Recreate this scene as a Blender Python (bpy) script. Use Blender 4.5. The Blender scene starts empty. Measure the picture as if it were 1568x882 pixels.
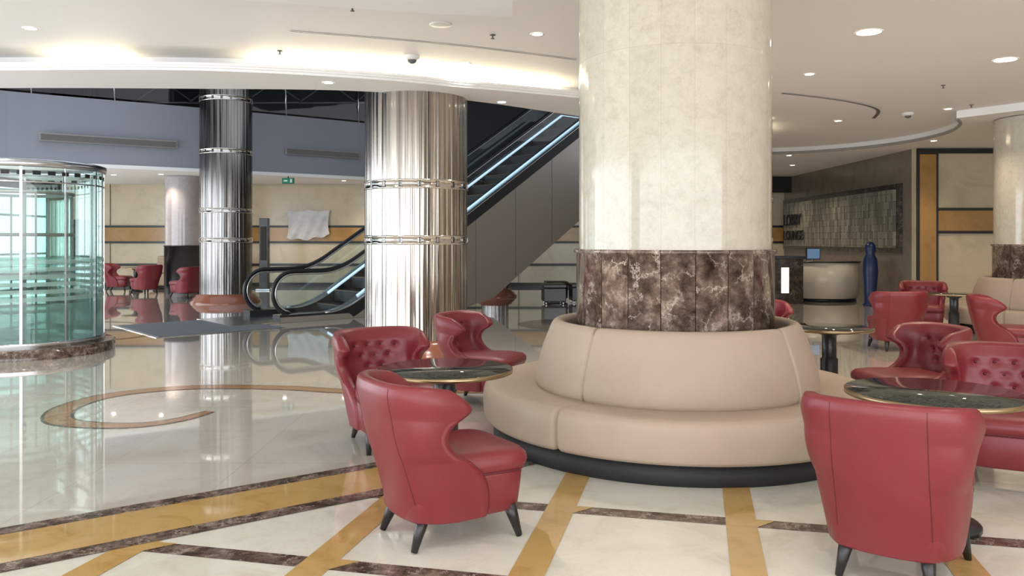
import bpy, bmesh, math, random
from math import sin, cos, pi, radians, atan2, sqrt, exp
from mathutils import Vector, Matrix
random.seed(7)
scn = bpy.context.scene

# ---------------------------------------------------------------- materials
def base(name, color=(.8,.8,.8), rough=.5, metal=0.0, emis=None, estr=0.0, coat=0.0, spec=.5):
    m = bpy.data.materials.new(name); m.use_nodes = True
    nt = m.node_tree; b = nt.nodes['Principled BSDF']
    b.inputs['Base Color'].default_value = (*color, 1)
    b.inputs['Roughness'].default_value = rough
    b.inputs['Metallic'].default_value = metal
    b.inputs['Coat Weight'].default_value = coat
    b.inputs['Coat Roughness'].default_value = .03
    b.inputs['Specular IOR Level'].default_value = spec
    if emis:
        b.inputs['Emission Color'].default_value = (*emis, 1)
        b.inputs['Emission Strength'].default_value = estr
    return m, nt, b
def N(nt, t, **kw):
    n = nt.nodes.new(t)
    for k, v in kw.items(): setattr(n, k, v)
    return n
def math_n(nt, op, a, b=None, c=None):
    n = N(nt, 'ShaderNodeMath', operation=op)
    for i, v in enumerate((a, b, c)):
        if v is None: continue
        if isinstance(v, (int, float)): n.inputs[i].default_value = v
        else: nt.links.new(v, n.inputs[i])
    return n.outputs[0]
def ramp(nt, fac, stops):
    r = N(nt, 'ShaderNodeValToRGB'); cr = r.color_ramp
    while len(cr.elements) < len(stops): cr.elements.new(.5)
    for e, (p, c) in zip(cr.elements, stops):
        e.position = p; e.color = (*c, 1)
    nt.links.new(fac, r.inputs[0]); return r.outputs[0]
def noise(nt, vec, scale, detail=6, rough=.6, dist=0.0, out=0):
    n = N(nt, 'ShaderNodeTexNoise')
    n.inputs['Scale'].default_value = scale; n.inputs['Detail'].default_value = detail
    n.inputs['Roughness'].default_value = rough; n.inputs['Distortion'].default_value = dist
    if vec is not None: nt.links.new(vec, n.inputs['Vector'])
    return n.outputs[out]
def mixc(nt, fac, a, b, mode='MIX'):
    n = N(nt, 'ShaderNodeMix', data_type='RGBA', blend_type=mode)
    for s, v in ((0, fac), (6, a), (7, b)):
        if isinstance(v, (int, float)): n.inputs[s].default_value = v
        elif isinstance(v, tuple): n.inputs[s].default_value = (*v, 1)
        else: nt.links.new(v, n.inputs[s])
    return n.outputs[2]
def bump(nt, b, h, strength=.2, dist=.01):
    n = N(nt, 'ShaderNodeBump'); n.inputs['Strength'].default_value = strength
    n.inputs['Distance'].default_value = dist
    nt.links.new(h, n.inputs['Height']); nt.links.new(n.outputs[0], b.inputs['Normal'])
def ocoord(nt): return N(nt, 'ShaderNodeTexCoord').outputs['Object']

def cream_marble(name, c1, c2, scale=2.0, rough=.12, tile=None, grout=.9, coat=.0, spec=.5):
    m, nt, b = base(name, c1, rough, coat=coat, spec=spec)
    o = ocoord(nt)
    n1 = noise(nt, o, scale, 8, .65, 1.2)
    col = ramp(nt, n1, [(.3, c2), (.5, c1), (.75, tuple(min(1, x*1.06) for x in c1))])
    n2 = noise(nt, o, scale*2.2, 10, .7, 2.5)
    vein = ramp(nt, n2, [(.485, (1,1,1)), (.5, (.86,.82,.75)), (.515, (1,1,1))])
    col = mixc(nt, .5, col, vein, 'MULTIPLY')
    if tile:
        sp = N(nt, 'ShaderNodeSeparateXYZ'); nt.links.new(o, sp.inputs[0])
        ux = math_n(nt, 'DIVIDE', sp.outputs[0], tile); uy = math_n(nt, 'DIVIDE', sp.outputs[1], tile)
        wn = N(nt, 'ShaderNodeTexWhiteNoise', noise_dimensions='2D')
        cv = N(nt, 'ShaderNodeCombineXYZ'); nt.links.new(math_n(nt,'FLOOR',ux), cv.inputs[0]); nt.links.new(math_n(nt,'FLOOR',uy), cv.inputs[1])
        nt.links.new(cv.outputs[0], wn.inputs['Vector'])
        br = math_n(nt, 'MULTIPLY_ADD', wn.outputs[0], .06, .96)
        cb = N(nt, 'ShaderNodeCombineColor')
        for i in range(3): nt.links.new(br, cb.inputs[i])
        col = mixc(nt, 1.0, col, cb.outputs[0], 'MULTIPLY')
        l = math_n(nt, 'MAXIMUM', math_n(nt, 'LESS_THAN', math_n(nt, 'FRACT', ux), .005), math_n(nt, 'LESS_THAN', math_n(nt, 'FRACT', uy), .005))
        col = mixc(nt, l, col, tuple(x*grout for x in c2))
    nt.links.new(col, b.inputs['Base Color']); return m

def dark_marble(name, scale=5.0, rough=.12, bright=1.0, facets=0):
    m, nt, b = base(name, (.08,.05,.03), rough)
    o = ocoord(nt)
    vec = o; a = None
    if facets:
        sp = N(nt, 'ShaderNodeSeparateXYZ'); nt.links.new(o, sp.inputs[0])
        a = math_n(nt, 'MULTIPLY', math_n(nt, 'ARCTAN2', sp.outputs[1], sp.outputs[0]), facets/(2*pi))
        cv = N(nt, 'ShaderNodeCombineXYZ'); nt.links.new(math_n(nt, 'MULTIPLY', math_n(nt, 'FLOOR', a), 3.7), cv.inputs[2])
        va = N(nt, 'ShaderNodeVectorMath', operation='ADD'); nt.links.new(o, va.inputs[0]); nt.links.new(cv.outputs[0], va.inputs[1]); vec = va.outputs[0]
    n1 = noise(nt, vec, scale*1.2, 10, .72, 0)
    B_ = bright
    col = ramp(nt, n1, [(.32, (.022*B_,.014*B_,.011*B_)), (.44, (.075*B_,.050*B_,.038*B_)), (.54, (.14*B_,.10*B_,.078*B_)), (.66, (.30*B_,.235*B_,.19*B_))])
    wv = N(nt, 'ShaderNodeVectorMath', operation='MULTIPLY_ADD')
    nt.links.new(noise(nt, vec, scale*1.3, 6, .7, 0, out=1), wv.inputs[0]); wv.inputs[1].default_value = (.35,.35,.35); nt.links.new(vec, wv.inputs[2])
    vo = N(nt, 'ShaderNodeTexVoronoi', feature='DISTANCE_TO_EDGE'); vo.inputs['Scale'].default_value = scale*.75
    nt.links.new(wv.outputs[0], vo.inputs['Vector'])
    v = ramp(nt, vo.outputs['Distance'], [(0, (1,1,1)), (.035, (.15,.15,.15)), (.06, (0,0,0))])
    n3 = noise(nt, vec, scale*.9, 3, .6, 0)
    v = mixc(nt, 1.0, v, ramp(nt, n3, [(.44,(0,0,0)),(.58,(.9,.9,.9))]), 'MULTIPLY')
    col = mixc(nt, v, col, (.50*B_,.43*B_,.36*B_))
    if facets:
        wn = N(nt, 'ShaderNodeTexWhiteNoise', noise_dimensions='1D')
        nt.links.new(math_n(nt, 'FLOOR', a), wn.inputs['W'])
        br = math_n(nt, 'MULTIPLY_ADD', wn.outputs[0], .7, .65)
        cb = N(nt, 'ShaderNodeCombineColor')
        for i in range(3): nt.links.new(br, cb.inputs[i])
        col = mixc(nt, 1.0, col, cb.outputs[0], 'MULTIPLY')
        l = math_n(nt, 'LESS_THAN', math_n(nt, 'FRACT', a), .022)
        col = mixc(nt, l, col, (.02,.012,.01))
    nt.links.new(col, b.inputs['Base Color']); return m

def column_marble(name, c1, c2, facets=20, rough=.09):
    m, nt, b = base(name, c1, rough)
    o = ocoord(nt)
    n1 = noise(nt, o, 9.0, 12, .8, .2)
    col = ramp(nt, n1, [(.32, c2), (.5, c1), (.7, tuple(min(1, x*1.10) for x in c1))])
    n2 = noise(nt, o, 4, 10, .7, 2.0)
    vein = ramp(nt, n2, [(.490, (1,1,1)), (.5, (.74,.66,.54)), (.510, (1,1,1))])
    col = mixc(nt, .45, col, vein, 'MULTIPLY')
    sp = N(nt, 'ShaderNodeSeparateXYZ'); nt.links.new(o, sp.inputs[0])
    a = math_n(nt, 'MULTIPLY', math_n(nt, 'ARCTAN2', sp.outputs[1], sp.outputs[0]), facets/(2*pi))
    fl = math_n(nt, 'FLOOR', a)
    zz = math_n(nt, 'DIVIDE', math_n(nt,'ADD',sp.outputs[2],.05), 1.45)
    wn = N(nt, 'ShaderNodeTexWhiteNoise', noise_dimensions='1D')
    nt.links.new(math_n(nt, 'ADD', fl, math_n(nt, 'MULTIPLY', math_n(nt, 'FLOOR', zz), 37.3)), wn.inputs['W'])
    br = math_n(nt, 'MULTIPLY_ADD', wn.outputs[0], .14, .90)
    cb = N(nt, 'ShaderNodeCombineColor')
    for i in range(3): nt.links.new(br, cb.inputs[i])
    col = mixc(nt, 1.0, col, cb.outputs[0], 'MULTIPLY')
    l = math_n(nt, 'MAXIMUM', math_n(nt, 'LESS_THAN', math_n(nt, 'FRACT', a), .016), math_n(nt, 'LESS_THAN', math_n(nt, 'FRACT', zz), .0025))
    col = mixc(nt, math_n(nt, 'MULTIPLY', l, .55), col, (.40,.35,.28))
    nt.links.new(col, b.inputs['Base Color']); return m

def reflect_streak_steel(name, c, rough=.16):
    m, nt, b = base(name, c, rough, 1.0)
    o = ocoord(nt)
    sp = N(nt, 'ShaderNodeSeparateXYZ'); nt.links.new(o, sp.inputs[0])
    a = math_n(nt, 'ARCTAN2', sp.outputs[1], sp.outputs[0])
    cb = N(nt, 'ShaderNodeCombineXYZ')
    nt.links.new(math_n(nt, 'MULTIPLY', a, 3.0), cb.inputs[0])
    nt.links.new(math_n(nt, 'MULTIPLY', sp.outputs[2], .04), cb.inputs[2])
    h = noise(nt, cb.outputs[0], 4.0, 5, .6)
    col = ramp(nt, h, [(.35, tuple(x*.45 for x in c)), (.5, c), (.65, tuple(min(1, x*1.35) for x in c))])  # bright and dark reflection streaks painted into the metal colour
    nt.links.new(col, b.inputs['Base Color'])
    h2 = noise(nt, cb.outputs[0], 2.4, 3, .5)
    bump(nt, b, h2, .9, .06)
    return m

def leather(name, c, rough=.38, bscale=120, spec=.5, var=.12, bs=.12):
    m, nt, b = base(name, c, rough, spec=spec)
    o = ocoord(nt)
    n1 = noise(nt, o, 5, 4)
    col = ramp(nt, n1, [(.3, tuple(x*(1-var) for x in c)), (.7, tuple(min(1, x*(1+var)) for x in c))])
    nt.links.new(col, b.inputs['Base Color'])
    bump(nt, b, noise(nt, o, bscale, 3), bs, .004)
    return m

def glass(name, tint=(.85,.95,.93), refl=.12, frost=0.0, fcol=(.5,.65,.62)):
    m = bpy.data.materials.new(name); m.use_nodes = True
    nt = m.node_tree; nt.nodes.clear()
    out = N(nt, 'ShaderNodeOutputMaterial')
    tr = N(nt, 'ShaderNodeBsdfTransparent'); tr.inputs[0].default_value = (*tint, 1)
    gl = N(nt, 'ShaderNodeBsdfGlossy'); gl.inputs['Roughness'].default_value = .02
    lw = N(nt, 'ShaderNodeLayerWeight'); lw.inputs[0].default_value = .3
    f = math_n(nt, 'MULTIPLY_ADD', lw.outputs['Fresnel'], .7, refl*.3)
    mx = N(nt, 'ShaderNodeMixShader'); nt.links.new(f, mx.inputs[0])
    nt.links.new(tr.outputs[0], mx.inputs[1]); nt.links.new(gl.outputs[0], mx.inputs[2])
    o = mx.outputs[0]
    if frost > 0:
        d = N(nt, 'ShaderNodeBsdfPrincipled'); d.inputs['Base Color'].default_value = (*fcol, 1); d.inputs['Roughness'].default_value = .3
        m2 = N(nt, 'ShaderNodeMixShader'); m2.inputs[0].default_value = frost
        nt.links.new(o, m2.inputs[1]); nt.links.new(d.outputs[0], m2.inputs[2]); o = m2.outputs[0]
    nt.links.new(o, out.inputs[0]); return m

M = {}
M['floor'] = cream_marble('floor_marble', (.66,.615,.54), (.59,.54,.465), 1.2, .035, tile=.9, grout=.85, spec=1.0, coat=.9)
M['cream_tile'] = cream_marble('inlay_white_marble', (.74,.72,.64), (.65,.61,.52), 2.5, .05, spec=.8, coat=.5)
M['yellow'] = cream_marble('yellow_marble', (.55,.36,.14), (.45,.28,.09), 4, .06, spec=.8, coat=.5)
M['emper'] = dark_marble('emperador_floor', 8, .08, 1.0)
M['emper_col'] = dark_marble('emperador_column', 6, .1, 1.65, facets=20)
M['col'] = column_marble('column_marble', (.60,.555,.46), (.50,.455,.365))
M['col_grey'] = column_marble('column_marble_grey', (.42,.38,.39), (.35,.32,.32))
M['steel'] = reflect_streak_steel('bronze_steel', (.44,.40,.355), .17)
M['steel_darkened'] = reflect_streak_steel('darkened_steel', (.20,.19,.185), .17)
M['ring'] = base('polished_ring', (.66,.62,.57), .08, 1.0)[0]
M['copper'] = base('copper_marble', (.28,.10,.06), .15)[0]
M['red'] = leather('red_leather', (.185,.0185,.026), .40, var=.06)
M['beige'] = leather('beige_leather', (.425,.335,.262), .5, 90, .35, var=.03, bs=.06)
M['redseam'] = base('red_piping', (.09,.009,.012), .45)[0]
M['black'] = base('black_lacquer', (.012,.012,.014), .3)[0]
M['matte_black'] = base('matte_black', (.01,.01,.012), .6)[0]
M['wood'] = base('dark_leg_wood', (.012,.009,.009), .35)[0]
M['brass'] = base('brass_edge', (.36,.27,.16), .3, 1.0)[0]
m, nt, b = base('black_marble_top', (.015,.017,.014), .05)
v = ramp(nt, noise(nt, ocoord(nt), 9, 12, .75, 3), [(.488, (.012,.014,.012)), (.5, (.2,.2,.15)), (.512, (.015,.018,.014))]); nt.links.new(v, b.inputs['Base Color'])
M['top'] = m
M['ceil'] = base('ceiling_paint', (.83,.82,.815), .6)[0]
M['ceil_trim'] = base('ceiling_trim_paint', (.88,.88,.88), .5)[0]
M['slot'] = base('slot_grey', (.12,.12,.12), .6)[0]
M['greytrim'] = base('grey_trim', (.30,.28,.27), .5)[0]
M['parapet'] = base('parapet_paint', (.265,.28,.325), .6)[0]
M['void'] = base('unlit_void_black', (.008,.010,.011), .7)[0]  # near-black paint stands in for the unlit depth of the atrium
M['led'] = base('cove_led', (1,.9,.7), .5, emis=(1,.88,.62), estr=8)[0]
M['lamp'] = base('lamp_lens', (1,1,1), .5, emis=(1,.97,.9), estr=9)[0]
M['wall'] = cream_marble('wall_cream_marble', (.60,.52,.375), (.50,.43,.30), 1.5, .2)
M['desk'] = cream_marble('desk_cream_stone', (.72,.68,.58), (.64,.6,.5), 1.5, .2)
M['wall_gold'] = cream_marble('wall_gold_marble', (.42,.235,.07), (.34,.18,.05), 2, .2)
M['taupe'] = cream_marble('taupe_stone_wall', (.20,.16,.125), (.15,.12,.095), 1.2, .2)
M['darkframe'] = dark_marble('dark_frame_stone', 6, .2, .4)
M['steelflat'] = base('escalator_cladding', (.36,.33,.30), .38, .55)[0]
M['alum'] = base('aluminium', (.55,.56,.57), .25, 1.0)[0]
M['rubber'] = base('black_rubber', (.012,.012,.013), .35)[0]
M['skirt_led'] = base('skirt_light', (.7,.85,1), .3, emis=(.66,.84,1), estr=.8)[0]
M['glass'] = glass('clear_glass', (.79,.91,.88))
M['glass_esc'] = glass('escalator_glass', (.78,.88,.90))
M['frost'] = glass('frosted_glass', (.66,.86,.81), .1, .5, (.16,.30,.27))
M['stripe'] = glass('frosted_stripe', (.68,.88,.84), .1, .65, (.30,.45,.42))
M['mat'] = base('grey_mat', (.14,.15,.17), .7)[0]
M['sky_panel'] = base('window_daylight', (1,1,1), .5, emis=(.86,.95,1), estr=1.4)[0]
M['green'] = base('exit_green', (0,.12,.06), .5, emis=(.0,.3,.17), estr=.25)[0]
M['white'] = base('white_plastic', (.8,.8,.8), .4)[0]
M['cloth'] = leather('white_cloth', (.66,.68,.72), .8, 12)
M['blue'] = base('blue_wrap', (.006,.02,.09), .35)[0]
M['screen'] = base('screen', (.02,.02,.03), .1, emis=(.3,.5,.8), estr=.3)[0]
M['niche'] = base('niche_light', (1,.95,.85), .5, emis=(1,.9,.75), estr=1.2)[0]
m, nt, b = base('mosaic_strips', (.3,.28,.23), .35)
o = ocoord(nt)
sp = N(nt, 'ShaderNodeSeparateXYZ'); nt.links.new(o, sp.inputs[0])
cb = N(nt, 'ShaderNodeCombineXYZ'); nt.links.new(sp.outputs[2], cb.inputs[0]); nt.links.new(sp.outputs[1], cb.inputs[1])
br = N(nt, 'ShaderNodeTexBrick'); nt.links.new(cb.outputs[0], br.inputs[0])
br.inputs['Scale'].default_value = 1; br.inputs['Brick Width'].default_value = .34; br.inputs['Row Height'].default_value = .09; br.inputs['Mortar Size'].default_value = .006
br.inputs['Color1'].default_value = (.33,.31,.25,1); br.inputs['Color2'].default_value = (.13,.12,.095,1); br.inputs['Mortar'].default_value = (.03,.03,.025,1)
nt.links.new(br.outputs[0], b.inputs['Base Color']); M['mosaic'] = m

# ---------------------------------------------------------------- mesh builder
class B:
    def __init__(s): s.v=[]; s.f=[]; s.m=[]; s.sm=[]; s.mats=[]
    def mi(s, k):
        if k not in s.mats: s.mats.append(k)
        return s.mats.index(k)
    def add(s, vs, fs, mat, smooth=False, mtx=None):
        o = len(s.v); k = s.mi(mat)
        s.v += [tuple(mtx @ Vector(p)) if mtx else tuple(p) for p in vs]
        for f in fs: s.f.append([i+o for i in f]); s.m.append(k); s.sm.append(smooth)
        return s
    def box(s, lo, hi, mat, mtx=None):
        x0,y0,z0 = lo; x1,y1,z1 = hi
        vs = [(x0,y0,z0),(x1,y0,z0),(x1,y1,z0),(x0,y1,z0),(x0,y0,z1),(x1,y0,z1),(x1,y1,z1),(x0,y1,z1)]
        return s.add(vs, [(0,3,2,1),(4,5,6,7),(0,1,5,4),(1,2,6,5),(2,3,7,6),(3,0,4,7)], mat, False, mtx)
    def lathe(s, prof, mat, c=(0,0,0), seg=64, smooth=True, a0=0, a1=2*pi, mtx=None):
        full = abs(a1-a0-2*pi) < 1e-6; n = seg if full else seg+1
        vs = []; fs = []
        for i in range(n):
            a = a0+(a1-a0)*i/seg
            for r, z in prof: vs.append((c[0]+r*cos(a), c[1]+r*sin(a), c[2]+z))
        k = len(prof)
        for i in range(seg):
            j = (i+1) % n
            for q in range(k-1): fs.append((i*k+q, j*k+q, j*k+q+1, i*k+q+1))
        return s.add(vs, fs, mat, smooth, mtx)
    def tube(s, pts, r, mat, seg=8, closed=False, cap=True):
        pts = [Vector(p) for p in pts]; n = len(pts)
        rs = r if isinstance(r, (list, tuple)) else [r]*n
        vs = []; fs = []; up = Vector((0,0,1)); prev = None
        for i, p in enumerate(pts):
            if closed: t = pts[(i+1)%n]-pts[i-1]
            else: t = pts[min(i+1,n-1)]-pts[max(i-1,0)]
            t.normalize()
            if prev is None:
                a = up if abs(t.dot(up)) < .9 else Vector((1,0,0))
                nn = (a - t*a.dot(t)).normalized()
            else: nn = (prev - t*prev.dot(t)).normalized()
            prev = nn; bb = t.cross(nn)
            for k in range(seg):
                an = 2*pi*k/seg; vs.append(p+(nn*cos(an)+bb*sin(an))*rs[i])
        for i in range(n if closed else n-1):
            j = (i+1)%n
            for k in range(seg):
                k2 = (k+1)%seg; fs.append((i*seg+k, i*seg+k2, j*seg+k2, j*seg+k))
        if cap and not closed:
            fs.append(tuple(range(seg))[::-1]); fs.append(tuple((n-1)*seg+k for k in range(seg)))
        return s.add(vs, fs, mat, True)
    def prism(s, poly, z0, z1, mat):
        n = len(poly)
        vs = [(x,y,z0) for x,y in poly]+[(x,y,z1) for x,y in poly]
        fs = [tuple(range(n))[::-1], tuple(range(n,2*n))]+[(i,(i+1)%n,n+(i+1)%n,n+i) for i in range(n)]
        return s.add(vs, fs, mat)
    def strip(s, A, Bp, mat, smooth=False):
        n = len(A); vs = list(A)+list(Bp)
        return s.add(vs, [(i,i+1,n+i+1,n+i) for i in range(n-1)], mat, smooth)
    def obj(s, name, loc=(0,0,0), rz=0, bevel=0, recalc=True):
        me = bpy.data.meshes.new(name); me.from_pydata(s.v, [], s.f)
        for k in s.mats: me.materials.append(M[k])
        for p, k, sm in zip(me.polygons, s.m, s.sm): p.material_index = k; p.use_smooth = sm
        if recalc:
            bm = bmesh.new(); bm.from_mesh(me); bmesh.ops.recalc_face_normals(bm, faces=bm.faces); bm.to_mesh(me); bm.free()
        me.update()
        ob = bpy.data.objects.new(name, me); ob.location = loc; ob.rotation_euler = (0,0,rz)
        scn.collection.objects.link(ob)
        if bevel:
            md = ob.modifiers.new('bevel', 'BEVEL'); md.width = bevel; md.segments = 2; md.limit_method = 'ANGLE'
        return ob
def inst(me, name, loc, rz=0):
    ob = bpy.data.objects.new(name, me); ob.location = loc; ob.rotation_euler = (0,0,rz); scn.collection.objects.link(ob); return ob
def cr(pts, n=8, closed=False):
    P = [Vector(p) for p in pts]; out = []
    m = len(P); rng = range(m if closed else m-1)
    for i in rng:
        g = (lambda k: P[k % m]) if closed else (lambda k: P[max(0, min(m-1, k))])
        p0,p1,p2,p3 = g(i-1),g(i),g(i+1),g(i+2)
        for k in range(n):
            t = k/n
            out.append(.5*((2*p1)+(p2-p0)*t+(2*p0-5*p1+4*p2-p3)*t*t+(3*p1-p0-3*p2+p3)*t**3))
    if not closed: out.append(P[-1])
    return out

# ---------------------------------------------------------------- floor
fb = B(); fb.box((-14.6,-6,-.1),(14,26.1,0),'floor'); fb.obj('floor')

def clip(poly, p0, d, keep=-1):
    out = []
    def side(p): return keep*(d[0]*(p[1]-p0[1])-d[1]*(p[0]-p0[0]))
    for i in range(len(poly)):
        a, c = poly[i], poly[(i+1)%len(poly)]; sa, sc = side(a), side(c)
        if sa >= 0: out.append(a)
        if sa*sc < 0:
            t = sa/(sa-sc); out.append((a[0]+(c[0]-a[0])*t, a[1]+(c[1]-a[1])*t))
    return out
e1 = (.974,-.225); e2 = (.225,.974)
def W(u, v): return (u*e1[0]+v*e2[0], u*e1[1]+v*e2[1])
P0 = (-2.34,3.66); L = sqrt(.815**2+.58**2); D = (.815/L,.58/L); Nn = (-D[1], D[0])
inl = B()
def flat(poly, z, mat):
    poly = [tuple(p) for p in poly]
    if len(poly) >= 3: inl.add([(x,y,z) for x,y in poly], [tuple(range(len(poly)))], mat)
reg = clip([W(-5,-1),W(5,-1),W(5,5.5),W(-5,5.5)], P0, D)
flat(reg, .0012, 'cream_tile')
for v0 in (4.43,3.43,2.43,1.43):
    flat(clip([W(-5,v0-.06),W(5,v0-.06),W(5,v0+.06),W(-5,v0+.06)], P0, D), .0024, 'emper')
for k in range(-4,5):
    u0 = .225+.97*k
    flat(clip([W(u0-.08,-1),W(u0+.08,-1),W(u0+.08,5.5),W(u0-.08,5.5)], P0, D), .0036, 'yellow')
    for v0 in (4.43,3.43,2.43):
        q = clip([W(u0-.08,v0-.06),W(u0+.08,v0-.06),W(u0+.18,v0+.06),W(u0+.08,v0+.06)], P0, D)
        if len(q) == 4: flat(q, .0042, 'yellow')
def dband(off, w, z, mat, t0=-5, t1=3.3):
    def q(t, o): return (P0[0]+D[0]*t+Nn[0]*o, P0[1]+D[1]*t+Nn[1]*o)
    flat([q(t0,off-w/2),q(t1,off-w/2),q(t1,off+w/2),q(t0,off+w/2)], z, mat)
dband(0,.12,.0054,'emper'); dband(.27,.42,.0054,'yellow'); dband(.54,.12,.0056,'emper')
def ribbon(pts, wid, z, mat, border=None, bw=.02):
    c = cr(pts, 8); n = len(c)
    for (mm, extra, zz) in ((border, bw, z),(mat, 0, z+.0012)):
        if mm is None: continue
        A=[]; Bq=[]
        for i, p in enumerate(c):
            t = (c[min(i+1,n-1)]-c[max(i-1,0)]).normalized(); nn = Vector((-t.y,t.x))
            w = wid(i/(n-1))/2+extra
            a = p+nn*w; b_ = p-nn*w; A.append((a.x,a.y,zz)); Bq.append((b_.x,b_.y,zz))
        inl.strip(A, Bq, mm)
M['swirl'] = cream_marble('swirl_marble', (.34,.19,.10), (.27,.15,.08), 4, .06, spec=.8)
ribbon([(1.0,7.9),(-.6,7.95),(-1.54,7.94),(-2.3,8.15),(-3.23,8.18),(-3.85,7.8),(-3.98,7.2),(-3.78,6.7),(-3.45,6.52),(-3.05,6.5),(-2.78,6.7),(-2.64,7.03)],
       lambda t: .20*(sin(pi*min(1,max(.0,t*.92+.06)))**.5)*.95+.01, .0012, 'swirl', 'emper', .028)
ribbon([(-7.6,12.5),(-6.9,13.4),(-6.0,13.3),(-5.8,12.4),(-6.5,11.9),(-7.0,12.3)], lambda t: .12*sin(pi*min(1,t+.05))+.01, .0012, 'swirl', 'emper', .02)
ribbon([(-9.5,14.2),(-8.6,15.0),(-7.6,14.8),(-6.9,14.6),(-6.6,14.2)], lambda t: .14*sin(pi*t)+.01, .0012, 'swirl', 'emper', .02)
def disc(c, r0, r1, z, mat, n=48):
    A=[(c[0]+r0*cos(2*pi*i/n),c[1]+r0*sin(2*pi*i/n),z) for i in range(n+1)]
    Bq=[(c[0]+r1*cos(2*pi*i/n),c[1]+r1*sin(2*pi*i/n),z) for i in range(n+1)]
    inl.strip(A,Bq,mat)
disc((1.1,14.3),.25,1.0,.0012,'emper'); disc((1.1,14.3),0.001,.25,.0012,'swirl')
inl.obj('trim_1_floor_inlay', recalc=False)

# ---------------------------------------------------------------- main column + others
def cream_column(name, loc, R, top, band=1.43, colm='col', bandm='emper_col'):
    b = B()
    b.lathe([(R+.02,0),(R+.02,band-.03),(R+.035,band-.03),(R+.04,band-.015),(R+.035,band),(R,band)], bandm, seg=84)
    b.lathe([(R,band),(R,top)], colm, seg=84)
    return b.obj(name, loc)
COL = (1.252,6.24,0)
cream_column('marble_column', COL, .73, 3.618)
cream_column('marble_column', (8.75,13.2,0), .73, 3.49)
cream_column('marble_column', (-9.35,22.9,0), .50, 3.29, 1.35, 'col_grey', 'black')

def steel_column(name, loc, R, top, rings, mat='steel'):
    b = B()
    b.lathe([(R+.22,0),(R+.22,.04),(R+.17,.07),(R+.16,.11),(R+.1,.15),(R+.08,.19),(R,.22)], 'copper', seg=64)
    b.lathe([(R,.2),(R,top)], mat, seg=72)
    for z in rings:
        b.lathe([(R,z-.06),(R+.014,z-.052),(R+.014,z-.04),(R+.004,z-.036),(R+.004,z+.036),(R+.014,z+.04),(R+.014,z+.052),(R,z+.06)], 'ring', seg=72)
        for i in range(18):
            mt = Matrix.Rotation(2*pi*i/18,4,'Z')
            b.box((R+.002,-.025,z-.03),(R+.009,.025,z+.03),'steel_darkened',mt)
    for i in range(4):
        mt = Matrix.Rotation(2*pi*i/4+.35,4,'Z')
        b.box((R-.01,-.006,.22),(R+.003,.006,top),'matte_black',mt)
    return b.obj(name, loc)
steel_column('steel_column', (-1.28,10.75,0), .68, 5.2, [1.5,2.21])
steel_column('steel_column', (-6.9,19.4,0), .60, 6.8, [1.5,2.2,3.6,4.85], 'steel_darkened')  # darker copy of the steel; dark atrium reflections are put into its colour
steel_column('steel_column', (3.95,14.2,0), .62, 3.6, [1.5,2.2])
steel_column('steel_column', (-.45,21.3,0), .36, 2.0, [1.5], 'steel_darkened')

# ---------------------------------------------------------------- round sofa
def round_sofa(name, loc, seams_deg, S=1.0):
    b = B()
    b.lathe([(1.0,0),(1.385,0),(1.395,.01),(1.395,.135),(1.36,.14),(1.0,.14)], 'matte_black', seg=96)
    def soft(prof, cen, sdeg, depth, sig=.011):
        prof = cr(prof, 4); vs=[]; fs=[]; k=len(prof)
        angs = [2*pi*i/144 for i in range(144)]
        for sd in sdeg:
            angs += [(radians(sd)+o_)%(2*pi) for o_ in (-.03,-.022,-.016,-.011,-.007,-.003,0,.003,.007,.011,.016,.022,.03)]
        angs = sorted(set(round(a,5) for a in angs)); seg=len(angs)
        for a in angs:
            g = 0
            for sd in sdeg:
                d = abs((a-radians(sd)+pi)%(2*pi)-pi)
                g = max(g, exp(-(d/sig)**2)+.12*exp(-(d/.08)**2))
            for p in prof:
                r = p[0]+(cen[0]-p[0])*g*depth; z = p[1]+(cen[1]-p[1])*g*depth
                vs.append((r*cos(a), r*sin(a), z))
        for i in range(seg):
            j=(i+1)%seg
            for q in range(k-1): fs.append((i*k+q,j*k+q,j*k+q+1,i*k+q+1))
        b.add(vs, fs, 'beige', True)
    seat = [(.95,.15),(1.38,.14),(1.445,.15),(1.465,.18),(1.474,.26),(1.472,.34),(1.458,.388),(1.42,.412),(1.34,.416),(1.2,.408),(1.05,.392),(.95,.385)]
    soft(seat, (1.2,.3), [s+(-5 if i%2 else 5) for i, s in enumerate(seams_deg)], .10)
    back = [(1.03,.36),(1.062,.41),(1.06,.50),(1.022,.65),(.965,.80),(.935,.865),(.90,.888),(.86,.878),(.84,.84),(.835,.75),(.835,.36)]
    soft(back, (.93,.6), seams_deg, .12)
    return b.obj(name, loc)
round_sofa('round_sofa', COL, [-90-47,-90+41,-90+131,-90+221])
round_sofa('round_sofa', (8.75,13.2,0), [-90-60,-90+20,-90+110,-90+200])

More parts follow.
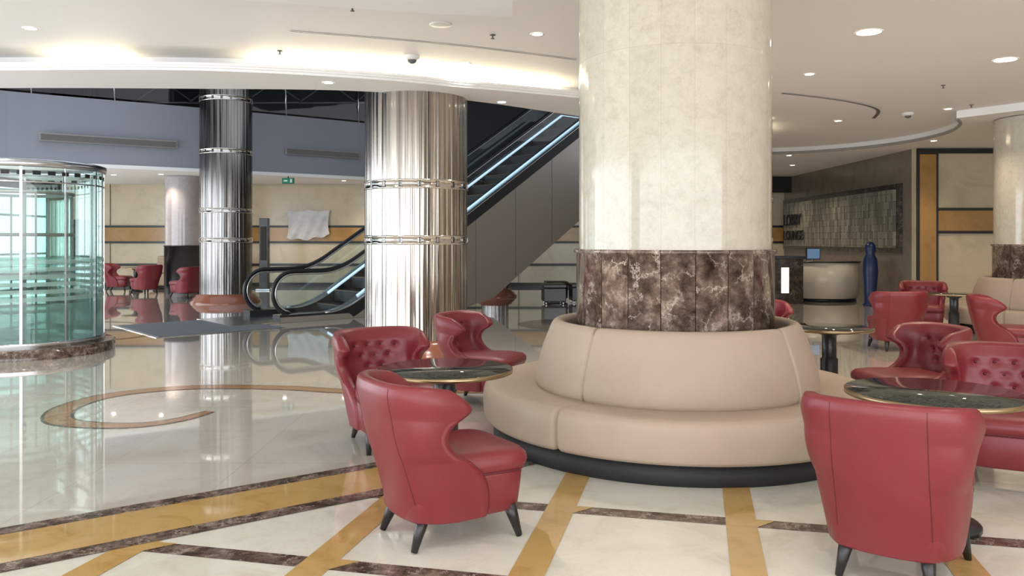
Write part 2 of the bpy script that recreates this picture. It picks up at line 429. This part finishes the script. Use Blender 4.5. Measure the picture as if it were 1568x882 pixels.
# ---------------------------------------------------------------- armchair
def chair_mesh():
    b = B()
    # z, halfwidth, back x, front extent, thickness
    rows = [(.135,.275,-.25,.10,.06),(.20,.285,-.265,.11,.07),(.32,.303,-.295,.08,.08),(.41,.315,-.32,.00,.08),(.46,.322,-.333,-.08,.08),
            (.51,.330,-.345,-.13,.08),(.57,.340,-.359,-.15,.085),(.63,.350,-.372,-.125,.09),(.69,.360,-.385,-.065,.09),(.735,.366,-.393,-.04,.088),(.77,.364,-.397,-.055,.08),(.797,.357,-.394,-.09,.068)]
    R = cr(rows, 6)
    R.append(Vector((.810,.350,-.388,-.115,.05))); R.append(Vector((.816,.339,-.377,-.13,.022)))
    NS = 57
    btn = [(-.165,.690),(-.055,.690),(.055,.690),(.165,.690),(-.11,.61),(0,.61),(.11,.61),(-.055,.53),(.055,.53)]
    e = 2/2.6
    def path(w, xb, xf, n=NS):
        xc = min(xf, xb+.28); out=[]
        for i in range(4): out.append((xf+(xc-xf)*i/4, -w))
        for i in range(n+1):
            a = -pi/2+pi*i/n
            c, s_ = max(0,cos(a)), sin(a)
            out.append((xc-(xc-xb)*(c**e), w*(abs(s_)**e)*(1 if s_>0 else -1)))
        for i in range(1,5): out.append((xc+(xf-xc)*i/4, w))
        return out
    def zdrop(x, xb, z):
        u = max(0,(x-xb))/.36
        wgt = min(1,max(0,(z-.5)/.3))
        return .055*u*u*wgt
    vs=[]; k=None
    for (z,w,xb,xf,t) in [tuple(r) for r in R]:
        o = path(w,xb,xf); inn = path(w-t,xb+t,xf)[::-1]
        loop = [(x,y,z) for x,y in o]
        r = t/2
        angs = (45,90,135)
        for a in angs:
            an = radians(a); loop.append((xf+r*sin(an)*.9, w-r+r*cos(an), z))
        for x,y in inn:
            dx = 0
            if .42 < z < .79 and abs(y) < .26:
                fall = min(1,(.26-abs(y))/.06)*min(1,(.79-z)/.06)*min(1,(z-.42)/.06)
                g = 0
                for (by,bz) in btn:
                    rr = (y-by)**2+(z-bz)**2
                    g = max(g, exp(-rr/(.024**2)))
                for (by,bz) in btn:
                    for (qy,qz) in btn:
                        if abs(abs(by-qy)-.055)<.002 and 0<qz-bz<.1:
                            dy_,dz_=qy-by,qz-bz; tt=max(0,min(1,((y-by)*dy_+(z-bz)*dz_)/(dy_*dy_+dz_*dz_)))
                            rr=(y-by-tt*dy_)**2+(z-bz-tt*dz_)**2; g=max(g,.18*exp(-rr/(.009**2)))
                dx = fall*(.010-.020*g)
            loop.append((x+dx,y,z))
        for a in angs:
            an = radians(a); loop.append((xf+r*sin(an)*.9, -(w-r)+r*cos(an), z))
        k=len(loop)
        vs += [(x,y,zz-zdrop(x,xb,zz)) for x,y,zz in loop]
    n = len(R); fs=[]
    for i in range(n-1):
        for q in range(k):
            q2=(q+1)%k; fs.append((i*k+q,i*k+q2,(i+1)*k+q2,(i+1)*k+q))
    lo = NS+1+8
    for base_i, flip in ((0,True),((n-1)*k,False)):
        for q in range(lo-1):
            a,b1 = q,q+1; c,d = lo+3+(lo-1-q-1), lo+3+(lo-1-q)
            f = (base_i+a,base_i+b1,base_i+c,base_i+d); fs.append(f[::-1] if flip else f)
    b.add(vs, fs, 'red', True)
    for by,bz in btn:
        rw = min(R, key=lambda r: abs(r[0]-bz)); z,w,xb,xf,t = tuple(rw)
        xc=min(xf,xb+t+.28); q=(1-(abs(by)/(w-t))**2.6)**(1/2.6)
        x = xc-(xc-xb-t)*q-.006
        b.lathe([(0.0001,.009),(.006,.008),(.010,.004),(.011,0),(.010,-.004),(.006,-.008),(0.0001,-.009)],'redseam',(x,by,bz-zdrop(x,xb,bz)),10)
    def loft(prs, mat, n=48):
        vv=[]; ff=[]
        for (z,x0,x1,hf,hb) in prs:
            for i in range(n):
                a = 2*pi*i/n; c,s_ = cos(a),sin(a); ee=2/5.0
                px = (abs(c)**ee)*(1 if c>0 else -1); py=(abs(s_)**ee)*(1 if s_>0 else -1)
                x = (x0+x1)/2+px*(x1-x0)/2; tt=(x-x0)/(x1-x0+1e-9)
                vv.append((x, py*(hb+(hf-hb)*tt), z))
        m_=len(prs)
        for j in range(m_-1):
            for i in range(n):
                i2=(i+1)%n; ff.append((j*n+i,j*n+i2,(j+1)*n+i2,(j+1)*n+i))
        ff.append(tuple(range(n))[::-1]); ff.append(tuple((m_-1)*n+i for i in range(n)))
        b.add(vv,ff,mat,True)
    loft([(.135,-.24,.335,.265,.23),(.145,-.245,.35,.28,.24),(.24,-.25,.362,.29,.25),(.325,-.25,.368,.30,.25),(.345,-.25,.36,.295,.25)],'red')
    loft([(.338,-.24,.36,.295,.233),(.346,-.245,.38,.308,.235),(.38,-.245,.396,.315,.235),(.412,-.24,.39,.312,.23),(.434,-.23,.366,.295,.22),(.446,-.18,.30,.25,.18),(.453,-.1,.2,.17,.1),(.455,0,.1,.06,.05)],'red')
    pts=[]
    for i in range(48):
        a=2*pi*i/48; c,s_=cos(a),sin(a); ee=2/5.0
        px=(abs(c)**ee)*(1 if c>0 else -1); py=(abs(s_)**ee)*(1 if s_>0 else -1)
        x=(-.24+.372)/2+px*.306; tt=(x+.24)/.612; pts.append((x,py*(.235+.072*tt),.343))
    b.tube(pts,.005,'redseam',6,closed=True)
    for ysg in (-.19,.19):
        pp=[]
        for r in R[2:-2]:
            z,w,xb,xf,t = tuple(r); q=(1-(abs(ysg)/w)**2.6)**(1/2.6)
            xc=min(xf,xb+.28); x=xc-(xc-xb)*q; pp.append((x-.0003, ysg, z-zdrop(x,xb,z)))
        b.tube(pp,.0018,'redseam',6)
    for (x0,y0,x1,y1) in ((.27,.235,.315,.262),(.27,-.235,.315,-.262),(-.17,.16,-.235,.185),(-.17,-.16,-.235,-.185)):
        b.tube([(x0,y0,.16),(x0+(x1-x0)*.4,y0+(y1-y0)*.4,.10),(x1,y1,.0)],[.034,.028,.016],'wood',10)
    return b.obj('tufted_armchair')
chair0 = chair_mesh(); CM = chair0.data
def place(ob, x, y, f, z=.001):
    ob.location=(x,y,z); ob.rotation_euler=(0,0,atan2(f[1],f[0]))
place(chair0,-.37,4.12,(.84,.54),.006)
for x,y,f in [(1.74,3.66,(.58,.81)),(-.93,6.0,(.50,-.86)),(-.30,7.5,(.93,-.36)),(3.12,5.05,(-.45,-.9)),(3.2,6.45,(-1,-.15)),
              (5.25,11.0,(.15,1)),(6.75,13.2,(-.4,-.9)),(6.05,9.9,(.9,-.4)),(2.8,8.95,(.1,-1)),
              (-10.15,22.3,(-.8,.5)),(-8.45,20.9,(-.8,.4)),(-11.6,23.6,(.8,.1))]:
    ob = inst(CM,'tufted_armchair',(x,y,0.001)); place(ob,x,y,f,.005 if (y<4 and x<3) else .001)

# ---------------------------------------------------------------- tables
def table_mesh():
    b=B(); 
    b.lathe([(.0001,.70),(.417,.70),(.417,.699)],'top',seg=64)
    b.lathe([(.417,.70),(.425,.698),(.425,.676),(.415,.674),(.0001,.674)],'brass',seg=64)
    b.lathe([(.0001,.673),(.12,.673),(.12,.64),(.075,.63),(.07,.60),(.07,.42),(.085,.41),(.085,.10),(.095,.05),(.20,.03),(.21,.02),(.21,0),(.0001,0)],'black',seg=40)
    return b.obj('pedestal_table')
t0=table_mesh(); t0.location=(-.42,5.02,.001)
for x,y,s in [(2.22,4.22,1.04),(2.9,7.35,.9),(6.6,12.0,.85),(-10.9,23.3,.9)]:
    o_=inst(t0.data,'pedestal_table',(x,y,.005)); o_.scale=(s,s,1)

# ---------------------------------------------------------------- ceilings
HC=3.62; HS=3.37
front=[(-9,9.6),(-7.2,9.05),(-5.65,8.87),(-3.49,8.87),(-1.77,9.3),(-.67,9.82),(.85,10.58),(2.6,11.7),(3.9,13.0),(4.7,14.6),(5.2,16.5),(5.6,18.6)]
back=[(-9.6,10.6),(-7.8,10.1),(-6.3,9.9),(-3.9,9.94),(-1.92,10.1),(-.56,10.8),(.97,12.1),(2.3,13.2),(3.3,14.4),(3.9,15.8),(4.3,17.5),(4.6,19)]
F=[(p.x,p.y) for p in cr(front,6)]; K=[(p.x,p.y) for p in cr(back,6)]
n=len(F)
mid=[((a[0]*.55+c[0]*.45),(a[1]*.55+c[1]*.45)) for a,c in zip(F,K)]
c=B()
poly=[(-14.6,-6),(14,-6),(14,26.1),(5.0,26.1)]+mid[::-1]+[(-14.6,11.5)]
c.add([(x,y,HC) for x,y in poly],[tuple(range(len(poly)))],'ceil')
c.obj('ceiling',recalc=False)
s=B()
FF=[(-14.6,10.6)]+F; KK=[(-14.6,11.6)]+K; MM=[(-14.6,11.1)]+mid
s.strip([(x,y,HS) for x,y in FF],[(x,y,HS) for x,y in KK],'ceil')
s.strip([(x,y,HS+.07) for x,y in FF],[(x,y,HS+.07) for x,y in MM],'ceil')
s.strip([(x,y,HS) for x,y in KK],[(x,y,4.3) for x,y in KK],'ceil')
s.strip([(x,y,HS+.07) for x,y in MM],[(x,y,HC) for x,y in MM],'ceil_trim')
def off(P,d):
    out=[]
    for i,p in enumerate(P):
        a=P[max(0,i-1)]; b_=P[min(len(P)-1,i+1)]; t=Vector((b_[0]-a[0],b_[1]-a[1])).normalized(); out.append((p[0]+t.y*d,p[1]-t.x*d))
    return out
lv=[(0,HS),(.0,HS+.025),(.03,HS+.03),(.03,HS+.05),(.05,HS+.053),(.05,HS+.08),(0,HS+.08)]
for (d0,z0),(d1,z1) in zip(lv[:-1],lv[1:]):
    s.strip([(x,y,z0) for x,y in off(FF,d0)],[(x,y,z1) for x,y in off(FF,d1)],'ceil_trim')
s.obj('trim_2_ceiling_cove',recalc=False)
def led(i0,i1):
    b=B(); P=off(mid,.02)[i0:i1]
    b.strip([(x,y,HS+.09) for x,y in P],[(x,y,HC-.004) for x,y in P],'led')
    b.obj('cove_light_strip',recalc=False)
def idx(xw): return min(range(n),key=lambda i:abs(mid[i][0]-xw))
led(idx(-5.35),idx(-3.95)); led(idx(-3.0),idx(.95)); led(idx(3.7),idx(4.6))
rim=[(5.6,18.6),(6.6,18.3),(7.5,17.5),(8.05,16.3),(8.1,15.0),(7.75,13.9),(7.3,13.2)]
Rm=[(p.x,p.y) for p in cr(rim,6)]
r=B(); hz=3.50
poly=Rm+[(8.2,11.9),(9.0,11.6),(14,11.5),(14,26.1),(5.0,26.1)]
r.add([(x,y,hz) for x,y in poly],[tuple(range(len(poly)))],'ceil')
r.strip([(x,y,hz) for x,y in poly[:-3]],[(x,y,HC) for x,y in poly[:-3]],'ceil')
r.tube([(x,y,hz) for x,y in Rm],.03,'greytrim',6)
r.obj('ceiling_drop_right',recalc=False)
r=B(); r.prism([(-4.4,5.9),(-2.9,6.35),(-1.4,6.75),(-.6,6.95),(0,7.02),(.05,3),(-4.4,3)],3.45,HC,'ceil_trim'); r.obj('ceiling_drop_near')
def slot(pts,name,w=.035,z=HC):
    b=B(); cc=cr(pts,8); P=[(p.x,p.y) for p in cc]
    b.strip([(x,y,z-.004) for x,y in off(P,-w/2)],[(x,y,z-.004) for x,y in off(P,w/2)],'slot')
    b.strip([(x,y,z-.008) for x,y in off(P,w/2)],[(x,y,z-.008) for x,y in off(P,w/2+.02)],'ceil_trim'); b.obj(name,recalc=False)
slot([(-2.25,8.15),(-.7,8.7),(.76,9.45)],'air_slot_diffuser')
slot([(3.9,11.6),(5.0,12.2),(5.9,13.0),(6.3,14.0)],'air_slot_diffuser',.06)
WARM=(1,.82,.62); NEUT=(1,.95,.88)
def downlight(x,y,z,rad=.055,power=45,col=NEUT,ang=120):
    b=B(); b.lathe([(rad+.02,0),(rad+.018,-.006),(rad,-.004)],'ceil_trim',seg=24); b.lathe([(rad,-.004),(.0001,-.004)],'lamp',seg=24)
    ob=b.obj('downlight',(x,y,z-.001),recalc=False)
    l=bpy.data.lights.new('spot','SPOT'); l.energy=power; l.spot_size=radians(ang); l.spot_blend=.6; l.shadow_soft_size=.06; l.color=col
    lo=bpy.data.objects.new('bulb',l); lo.parent=ob; lo.location=(0,0,-.03); scn.collection.objects.link(lo)
PW=80
for x,y in [(-4.82,8.05),(.26,8.27),(-.56,9.65)]: downlight(x,y,HC,power=PW)
for x,y in [(3.8,10.27),(5.8,14.3),(7.05,13.0),(5.0,7.0)]: downlight(x,y,HC,power=PW,col=WARM)
for x,y in [(3.64,8.2),(5.8,9.45)]: downlight(x,y,HC,.12,PW*1.8,WARM)
for x,y in [(-2.18,9.55),(-.14,10.9),(-6.5,9.4)]: downlight(x,y,HS,power=PW)
for x,y in [(6.55,19.0),(8.5,16.2),(10.5,15),(7.5,21.5),(7.6,24)]: downlight(x,y,hz,power=PW,col=WARM)
for x,y in [(-5,3.2),(-2.5,1.5),(.5,2.0),(3.2,2.2),(6,3.5),(-7.5,5.5),(2.6,.2),(-1,-1.5),(5,0)]: downlight(x,y,HC if not(-4.4<x<.05 and 3<y<7) else 3.45,power=PW)
for x,y in [(-11,22.2),(-9.6,22.0),(-7.6,23.2),(-6.9,24.4),(-5.1,24.4),(-4.2,25.0),(-12.5,23)]: downlight(x,y,3.3,.06,PW*.8,WARM)
for x,y in [(-2.6,9.0),(-1.45,7.3),(-.2,8.3),(3.9,12.8),(5.9,11.0),(7.2,12.6)]:
    b=B(); b.lathe([(.03,0),(.03,-.008),(.008,-.01),(.008,-.035),(.02,-.037),(.02,-.042),(.0001,-.042)],'slot',seg=12); b.obj('sprinkler_head',(x,y,HC-.001))
b=B(); b.lathe([(.11,0),(.11,-.006),(.10,-.009),(.0001,-.009)],'white',seg=32); b.obj('ceiling_speaker',(-.7,7.9,HC-.001))
for x,y in [(-1.15,9.25),(6.6,13.4)]:
    b=B(); b.lathe([(.09,0),(.09,-.03),(.07,-.045),(.055,-.05)],'white',seg=24); b.lathe([(.055,-.05),(.045,-.075),(.02,-.09),(.0001,-.092)],'slot',seg=24); b.obj('dome_camera',(x,y,HC-.001))

# ---------------------------------------------------------------- far side, atrium
w=B()
w.box((-14.6,26,0),(9.0,26.2,3.5),'wall')
for z0,z1,mk in ((1.46,1.90,'wall_gold'),(1.90,1.97,'black'),(1.39,1.46,'black'),(.66,.74,'black'),(0,.12,'black')):
    w.box((-14.6,25.97 if mk=='wall_gold' else 25.96,z0),(9.0,26,z1),mk)
for x in (-13,-8.6,-4.2,.2):
    w.box((x,25.975,0),(x+.02,26,3.3),'taupe')
w.obj('wall_back')
par=[(-14.6,16.4),(-13,17.5),(-11.3,18.9),(-8.1,21),(-4.5,23.6),(-2.0,25.9)]
PP=[(p.x,p.y) for p in cr(par,6)]
w=B()
w.strip([(x,y,3.3) for x,y in PP],[(x,y,4.95) for x,y in PP],'parapet')
q=off(PP,-.2)
w.strip([(x,y,4.95) for x,y in PP],[(x,y,4.95) for x,y in q],'parapet')
w.strip([(x,y,4.95) for x,y in q],[(x,y,4.3) for x,y in q],'parapet')
w.obj('wall_atrium_parapet',recalc=False)
w=B(); poly=PP+[(-14.6,26.0)]
w.add([(x,y,3.3) for x,y in poly],[tuple(range(len(poly)))],'ceil'); w.add([(x,y,3.36) for x,y in off(PP,-.05)+[(-14.6,26.0)]],[tuple(range(len(poly)))],'ceil')
w.strip([(x,y,3.27) for x,y in off(PP,.02)],[(x,y,3.36) for x,y in off(PP,.02)],'ceil_trim')
w.obj('ceiling_far',recalc=False)
def grille(t0,t1,A,C,z0,z1):
    d=Vector((C[0]-A[0],C[1]-A[1])); a=Vector(A)+d*t0; e=Vector(A)+d*t1; ang=atan2(d.y,d.x); Lq=(e-a).length
    b=B(); b.box((0,-.03,z0),(Lq,.01,z1),'greytrim')
    k=5
    for i in range(k): zz=z0+.02+(z1-z0-.04)*i/k; b.box((.03,-.045,zz),(Lq-.03,-.03,zz+.015),'slot')
    b.obj('air_grille',(a.x+.04,a.y-.09,0),ang)
grille(.043,.84,(-11.3,18.9),(-8.1,21),3.84,4.03); grille(.50,1.0,(-8.1,21),(-4.5,23.6),3.87,4.06)
b=B()
b.tube([(x,y-.1,6.0) for x,y in PP],.03,'alum',6)
for x,y in PP[::3]: b.tube([(x,y,4.95),(x,y-.1,6.0)],.02,'alum',6)
b.strip([(x,y,5.0) for x,y in PP],[(x,y,5.95) for x,y in PP],'glass_esc'); b.obj('balcony_glass_railing',recalc=False)
w=B(); w.box((-14.6,29,4.0),(9,29.2,8),'void'); w.box((-3.2,25.3,3.0),(9,25.5,8),'void'); w.obj('wall_upper_void')  # black sheets closing off where the upper atrium is only unlit
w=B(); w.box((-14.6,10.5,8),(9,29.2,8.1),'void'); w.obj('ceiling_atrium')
w=B()
for i in range(7):
    x=-13+i*1.9; w.tube([(x,27.5,6.2),(x+1.9,28,6.3)],.03,'slot',6); w.tube([(x,27.5,6.2),(x+.9,28,7.0)],.025,'slot',6); w.tube([(x+.9,28,7.0),(x+1.9,28,6.3)],.025,'slot',6)
w.obj('upper_floor_truss')
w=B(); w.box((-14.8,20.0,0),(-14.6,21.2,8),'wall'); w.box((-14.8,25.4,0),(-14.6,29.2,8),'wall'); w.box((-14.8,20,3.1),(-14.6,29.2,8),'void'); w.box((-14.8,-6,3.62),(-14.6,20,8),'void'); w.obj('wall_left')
w=B(); w.box((-14.75,21.2,.1),(-14.7,25.4,3.1),'sky_panel')
for y in (21.2,22.6,24.0,25.35): w.box((-14.7,y,0),(-14.6,y+.07,3.1),'black')
for z in (.0,1.05,2.2,3.03): w.box((-14.7,21.2,z),(-14.6,25.4,z+.06),'black')
w.obj('window_1')
w=B()
for i in range(14):
    y=-6+i*2; w.box((-14.75,y,0),(-14.65,y+.08,3.62),'alum')
for i in range(15):
    x=-14.6+i*2; w.box((x,-6.05,0),(x+.08,-5.95,3.62),'alum')
w.box((-14.75,-6,1.1),(-14.65,20,1.16),'alum'); w.box((-14.6,-6.05,1.1),(14,-5.95,1.16),'alum')
w.obj('window_2_facade_frames')
w=B(); w.box((14,-6,0),(14.2,17.5,4),'wall'); w.obj('wall_right')
b=B(); b.box((-14.1,25.5,0),(-13.5,25.9,2.15),'black'); b.box((-14.02,25.48,.2),(-13.58,25.5,2.0),'matte_black'); b.box((-14.15,25.4,0),(-13.45,25.95,.06),'alum'); b.obj('display_kiosk',bevel=.01)
b=B(); b.box((-7.52,23.9,0),(-7.26,24.1,2.15),'black'); b.box((-7.48,23.88,.9),(-7.3,23.9,1.9),'matte_black'); b.box((-7.6,23.8,0),(-7.18,24.2,.05),'alum'); b.obj('display_kiosk',bevel=.01)
b=B(); G=24; vs=[]; fs=[]
for i in range(G+1):
    for j in range(G+1):
        u=i/G; v_=j/G; sag=.05*abs(sin(u*pi*2))*(1-v_)
        vs.append((-7.25+1.38*u+.05*sin(v_*pi)*(u-.5)*-2, 25.88-.035*sin(u*22+v_*6)*(.3+v_), 2.47-sag-(.86+.10*sin(u*3.3+.4)+.03*sin(u*17))*v_))
for i in range(G):
    for j in range(G): fs.append((i*(G+1)+j,(i+1)*(G+1)+j,(i+1)*(G+1)+j+1,i*(G+1)+j+1))
b.add(vs,fs,'cloth',True); b.obj('wall_hung_cloth',recalc=False)
b=B(); b.box((-6.45,22.55,3.08),(-6.12,22.6,3.24),'black'); b.box((-6.44,22.54,3.09),(-6.13,22.55,3.23),'green'); b.box((-6.40,22.535,3.14),(-6.30,22.54,3.18),'white'); b.box((-6.22,22.535,3.11),(-6.17,22.54,3.21),'white'); b.box((-6.3,22.57,3.24),(-6.27,22.59,3.3),'black'); b.obj('exit_sign')
b=B(); b.box((-11.1,24.5,.1),(-8.6,25.3,.45),'beige'); b.box((-11.1,25.1,.45),(-8.6,25.4,1.0),'beige'); b.box((-11.0,24.55,0),(-8.7,25.3,.1),'black'); b.obj('banquette_sofa',bevel=.05)
for x,y in [(.98,18.9),(1.65,19.2),(1.1,20.1)]:
    b=B(); b.box((-.26,-.26,.06),(.26,.26,.38),'black'); b.box((-.27,-.27,.38),(.27,.27,.47),'black')
    for sx in (-1,1):
        for sy in (-1,1): b.box((sx*.2-.02,sy*.2-.02,0),(sx*.2+.02,sy*.2+.02,.06),'alum')
    b.obj('black_ottoman',(x,y,0.001),.1,bevel=.02)

# ---------------------------------------------------------------- escalator
def esc():
    b=B(); SL=.64
    X1=1.3; X2=X1+4.6/SL
    def pz(x):
        if x<X1-.4: return 0
        if x<X1+.4: t=(x-X1+.4)/.8; return SL*.4*t*t
        if x<X2: return SL*(x-X1)
        return 4.6
    xs=[.35,.6,.9,1.0,1.1,1.2,1.3,1.4,1.5,1.6,1.7,2.2,3,4,5,6,7,8,X2,9,10]
    for sy in (-1,1):
        y=.62*sy
        b.strip([(x,y,pz(x)+.14) for x in xs],[(x,y,pz(x)+.90) for x in xs],'glass_esc')
        fan=[(.35-.38*sin(a),y,.52+.38*cos(a)) for a in [pi*i/12 for i in range(13)]]
        b.add([(.35,y,.52)]+fan,[(0,i,i+1) for i in range(1,13)],'glass_esc')
        top=[(x,y,pz(x)+.93) for x in xs[::-1]]
        arc=[(.35-.41*sin(a),y,.52+.41*cos(a)) for a in [pi*i/14 for i in range(1,15)]]
        b.tube(top+arc+[(.7,y,.11),(1.0,y,.11)],.034,'rubber',8)
        b.tube([(p[0]+.0,p[1],p[2]-.055) for p in top]+[(.35-.355*sin(a),y,.52+.355*cos(a)) for a in [pi*i/14 for i in range(1,14)]],.022,'alum',6)
        yo=sy*.80; yi=sy*.50
        x3=[-.0]+xs
        b.strip([(x,yi,pz(x)+.14) for x in x3],[(x,yo,pz(x)+.14) for x in x3],'alum')
        b.strip([(x,yi,pz(x)-.05) for x in x3],[(x,yi,pz(x)+.14) for x in x3],'matte_black')
        b.tube([(x,sy*.58,pz(x)+.155) for x in xs[10:]],.022,'skirt_led',6)
        b.tube([(x,sy*.80,pz(x)+.14) for x in xs[2:]],.02,'alum',6)
        b.strip([(x,yo,max(0,pz(x)-.22)) for x in x3],[(x,yo,pz(x)+.14) for x in x3],'matte_black')
        b.strip([(x,yo*1.01,max(0,pz(x)-2.15)) for x in x3],[(x,yo*1.01,max(.10 if x<1.5 else 0,pz(x)-.12)) for x in x3],'steelflat')
        for i in range(7):
            x=2.2+i*1.15; b.box((x,yo*1.012-.004,max(0,pz(x)-2.1)),(x+.010,yo*1.012+.004,pz(x)-.12),'slot')
        b.add([(0,yi,0),(0,yo,0),(0,yo,.14),(0,yi,.14)],[(0,1,2,3)],'matte_black')
    b.strip([(x,-.8,max(0.002,pz(x)-2.15)) for x in xs],[(x,.8,max(0.002,pz(x)-2.15)) for x in xs],'steelflat')
    x=.6
    while x<X2:
        z=pz(x+.2); b.box((x,-.5,z-.2),(x+.41,.5,z+.02),'matte_black'); b.box((x,-.5,z+.02),(x+.03,.5,z+.024),'brass'); x+=.4
    b.box((X2,-.5,4.4),(10,.5,4.62),'alum'); b.box((-.9,-.8,.002),(.6,.8,.02),'alum')
    return b.obj('escalator',(-4.7,15.05,.002),atan2(.66,.75),recalc=False)
esc()
b=B(); b.box((-1.0,-1.25,.002),(1.0,.95,.012),'mat'); b.box((-1.06,-1.31,.001),(1.06,1.01,.006),'alum'); b.obj('entrance_floor_mat',(-5.5,13.95,.002),atan2(.66,.75))

# ---------------------------------------------------------------- glass cylinder enclosure
b=B(); R=.97
b.lathe([(.0001,.13),(R+.13,.13),(R+.15,.12),(R+.15,0)],'emper',seg=72)
b.lathe([(R+.02,.13),(R+.03,.18),(R+.03,.20),(R-.03,.20)],'alum',seg=72)
b.lathe([(R,.68),(R,2.42)],'glass',seg=72)
b.lathe([(R,.20),(R,.68)],'frost',seg=72)
for i in range(6): b.lathe([(R+.004,.72+i*.095),(R+.004,.775+i*.095)],'stripe',seg=72)
b.lathe([(R-.03,2.42),(R+.03,2.42),(R+.04,2.45),(R+.04,2.50),(R-.03,2.52)],'alum',seg=72)
b.lathe([(R+.005,2.22),(R+.012,2.22),(R+.012,2.24),(R+.005,2.24)],'alum',seg=72)
for i in range(36):
    mt=Matrix.Rotation(2*pi*i/36,4,'Z'); b.box((R+.002,-.045,2.32),(R+.006,.045,2.37),'matte_black',mt)
    if i%3==0: b.box((R-.01,-.005,.2),(R+.012,.005,2.42),'alum',mt)
    if i%6==0: b.box((R-.02,-.015,.2),(R+.018,.015,2.42),'alum',mt)
r2=.6
b.lathe([(r2,.13),(r2,2.1)],'glass',seg=48)
for zz in (.55,1.0,1.55,2.1): b.lathe([(r2-.015,zz),(r2+.015,zz),(r2+.015,zz+.04),(r2-.015,zz+.04),(r2-.015,zz)],'greytrim',seg=48)
for i in range(8):
    a=2*pi*i/8; b.tube([(r2*cos(a),r2*sin(a),.13),(r2*cos(a),r2*sin(a),2.14)],.014,'greytrim',6)
b.tube([(0.0,0,.13),(0,0,2.3)],.04,'greytrim',12)
b.obj('glass_cylinder_enclosure',(-6.6,10.85,0.001),recalc=False)

# ---------------------------------------------------------------- reception zone
w=B()
w.box((8.8,17.5,0),(14,17.7,3.5),'wall')
w.box((8.8,17.47,0),(9.27,17.5,3.49),'black'); w.box((8.86,17.45,0),(9.21,17.48,3.36),'wall_gold')
w.box((9.27,17.46,2.14),(14,17.5,2.20),'black'); w.box((9.27,17.47,1.70),(14,17.5,2.14),'wall_gold'); w.box((9.27,17.46,1.64),(14,17.5,1.70),'black')
w.box((9.27,17.46,3.38),(14,17.5,3.49),'black')
w.obj('wall_reception_front')
w=B(); w.box((8.8,17.7,0),(9.0,26,3.5),'taupe')
w.box((8.74,18.1,1.2),(8.8,25.9,2.78),'darkframe'); w.obj('wall_reception_side')
b=B(); b.box((8.69,18.3,1.32),(8.739,25.7,2.65),'mosaic'); b.obj('mosaic_wall_panel')
def text(s_,x,y,z,size,mat):
    cu=bpy.data.curves.new('letters','FONT'); cu.body=s_; cu.size=size; cu.extrude=.012
    ob=bpy.data.objects.new('wall_sign_lettering',cu); cu.materials.append(M[mat]); ob.location=(x,y,z); ob.rotation_euler=(radians(90),0,radians(-90)); scn.collection.objects.link(ob)
text('LOBBY',8.65,25.6,1.95,.5,'matte_black'); text('LOUNGE',8.65,25.6,1.5,.42,'matte_black')
def arcdesk():
    b=B(); a0,a1=radians(195),radians(335)
    b.lathe([(.70,.08),(.90,.08),(.95,.95),(.70,.95)],'desk',seg=40,a0=a0,a1=a1)
    b.lathe([(.68,.95),(.97,.95),(.97,.975),(.68,.975),(.68,.95)],'black',seg=40,a0=a0,a1=a1)
    b.lathe([(.70,0),(.86,0),(.86,.08),(.70,.08)],'black',seg=40,a0=a0,a1=a1)
    return b.obj('reception_desk',(7.72,20.2,0.001))
arcdesk()
b=B(); b.box((-.2,-.02,.05),(.2,.02,.33),'black'); b.box((-.18,-.022,.07),(.18,-.02,.31),'screen'); b.box((-.02,-.02,.01),(.02,.02,.07),'alum'); b.box((-.1,-.08,0),(.1,.08,.012),'alum'); b.obj('computer_monitor',(7.3,19.5,.977),.3)
b=B(); b.box((-.3,-.3,0),(.3,.3,1.05),'darkframe'); b.box((-.36,-.35,1.05),(.36,.35,1.12),'black'); b.box((-.22,-.31,.25),(-.04,-.3,.85),'niche'); b.obj('concierge_podium',(6.55,19.2,.001),bevel=.01)
b=B(); b.lathe([(.0001,0),(.16,0),(.16,.04),(.13,.06),(.14,.4),(.17,.8),(.15,1.05),(.09,1.18),(.12,1.28),(.11,1.38),(.06,1.45),(.0001,1.46)],'blue',seg=28); b.obj('blue_wrapped_mannequin',(8.2,18.4,.001))

# ---------------------------------------------------------------- light
def area(name,loc,rot,sx,sy,p,col=(1,1,1)):
    l=bpy.data.lights.new(name,'AREA'); l.shape='RECTANGLE'; l.size=sx; l.size_y=sy; l.energy=p; l.color=col
    o_=bpy.data.objects.new(name,l); o_.location=loc; o_.rotation_euler=rot; scn.collection.objects.link(o_)
area('window_daylight_left',(-14.5,8,1.9),(0,radians(-90),0),3.2,22,1000,(.86,.93,1))
area('window_daylight_rear',(0,-5.8,1.9),(radians(90),0,0),26,3.2,950,(.97,.98,1))
area('atrium_fill_light',(-7,15.5,7.9),(0,0,0),10,6,200,(.8,.88,1))  # unseen fill lamp added to brighten the atrium; no roof opening here
wd=bpy.data.worlds.new('World'); scn.world=wd; wd.use_nodes=True
wd.node_tree.nodes['Background'].inputs[0].default_value=(.9,.95,1,1); wd.node_tree.nodes['Background'].inputs[1].default_value=1.1

# ---------------------------------------------------------------- camera
cam=bpy.data.cameras.new('camera'); co=bpy.data.objects.new('camera',cam); scn.collection.objects.link(co)
co.location=(0,0,1.5); co.rotation_euler=(radians(90),0,0)
cam.sensor_width=36; cam.lens=28.26; cam.shift_y=-.0469; cam.clip_end=100
scn.camera=co
scn.view_settings.view_transform='Standard'
scn.view_settings.exposure=.22
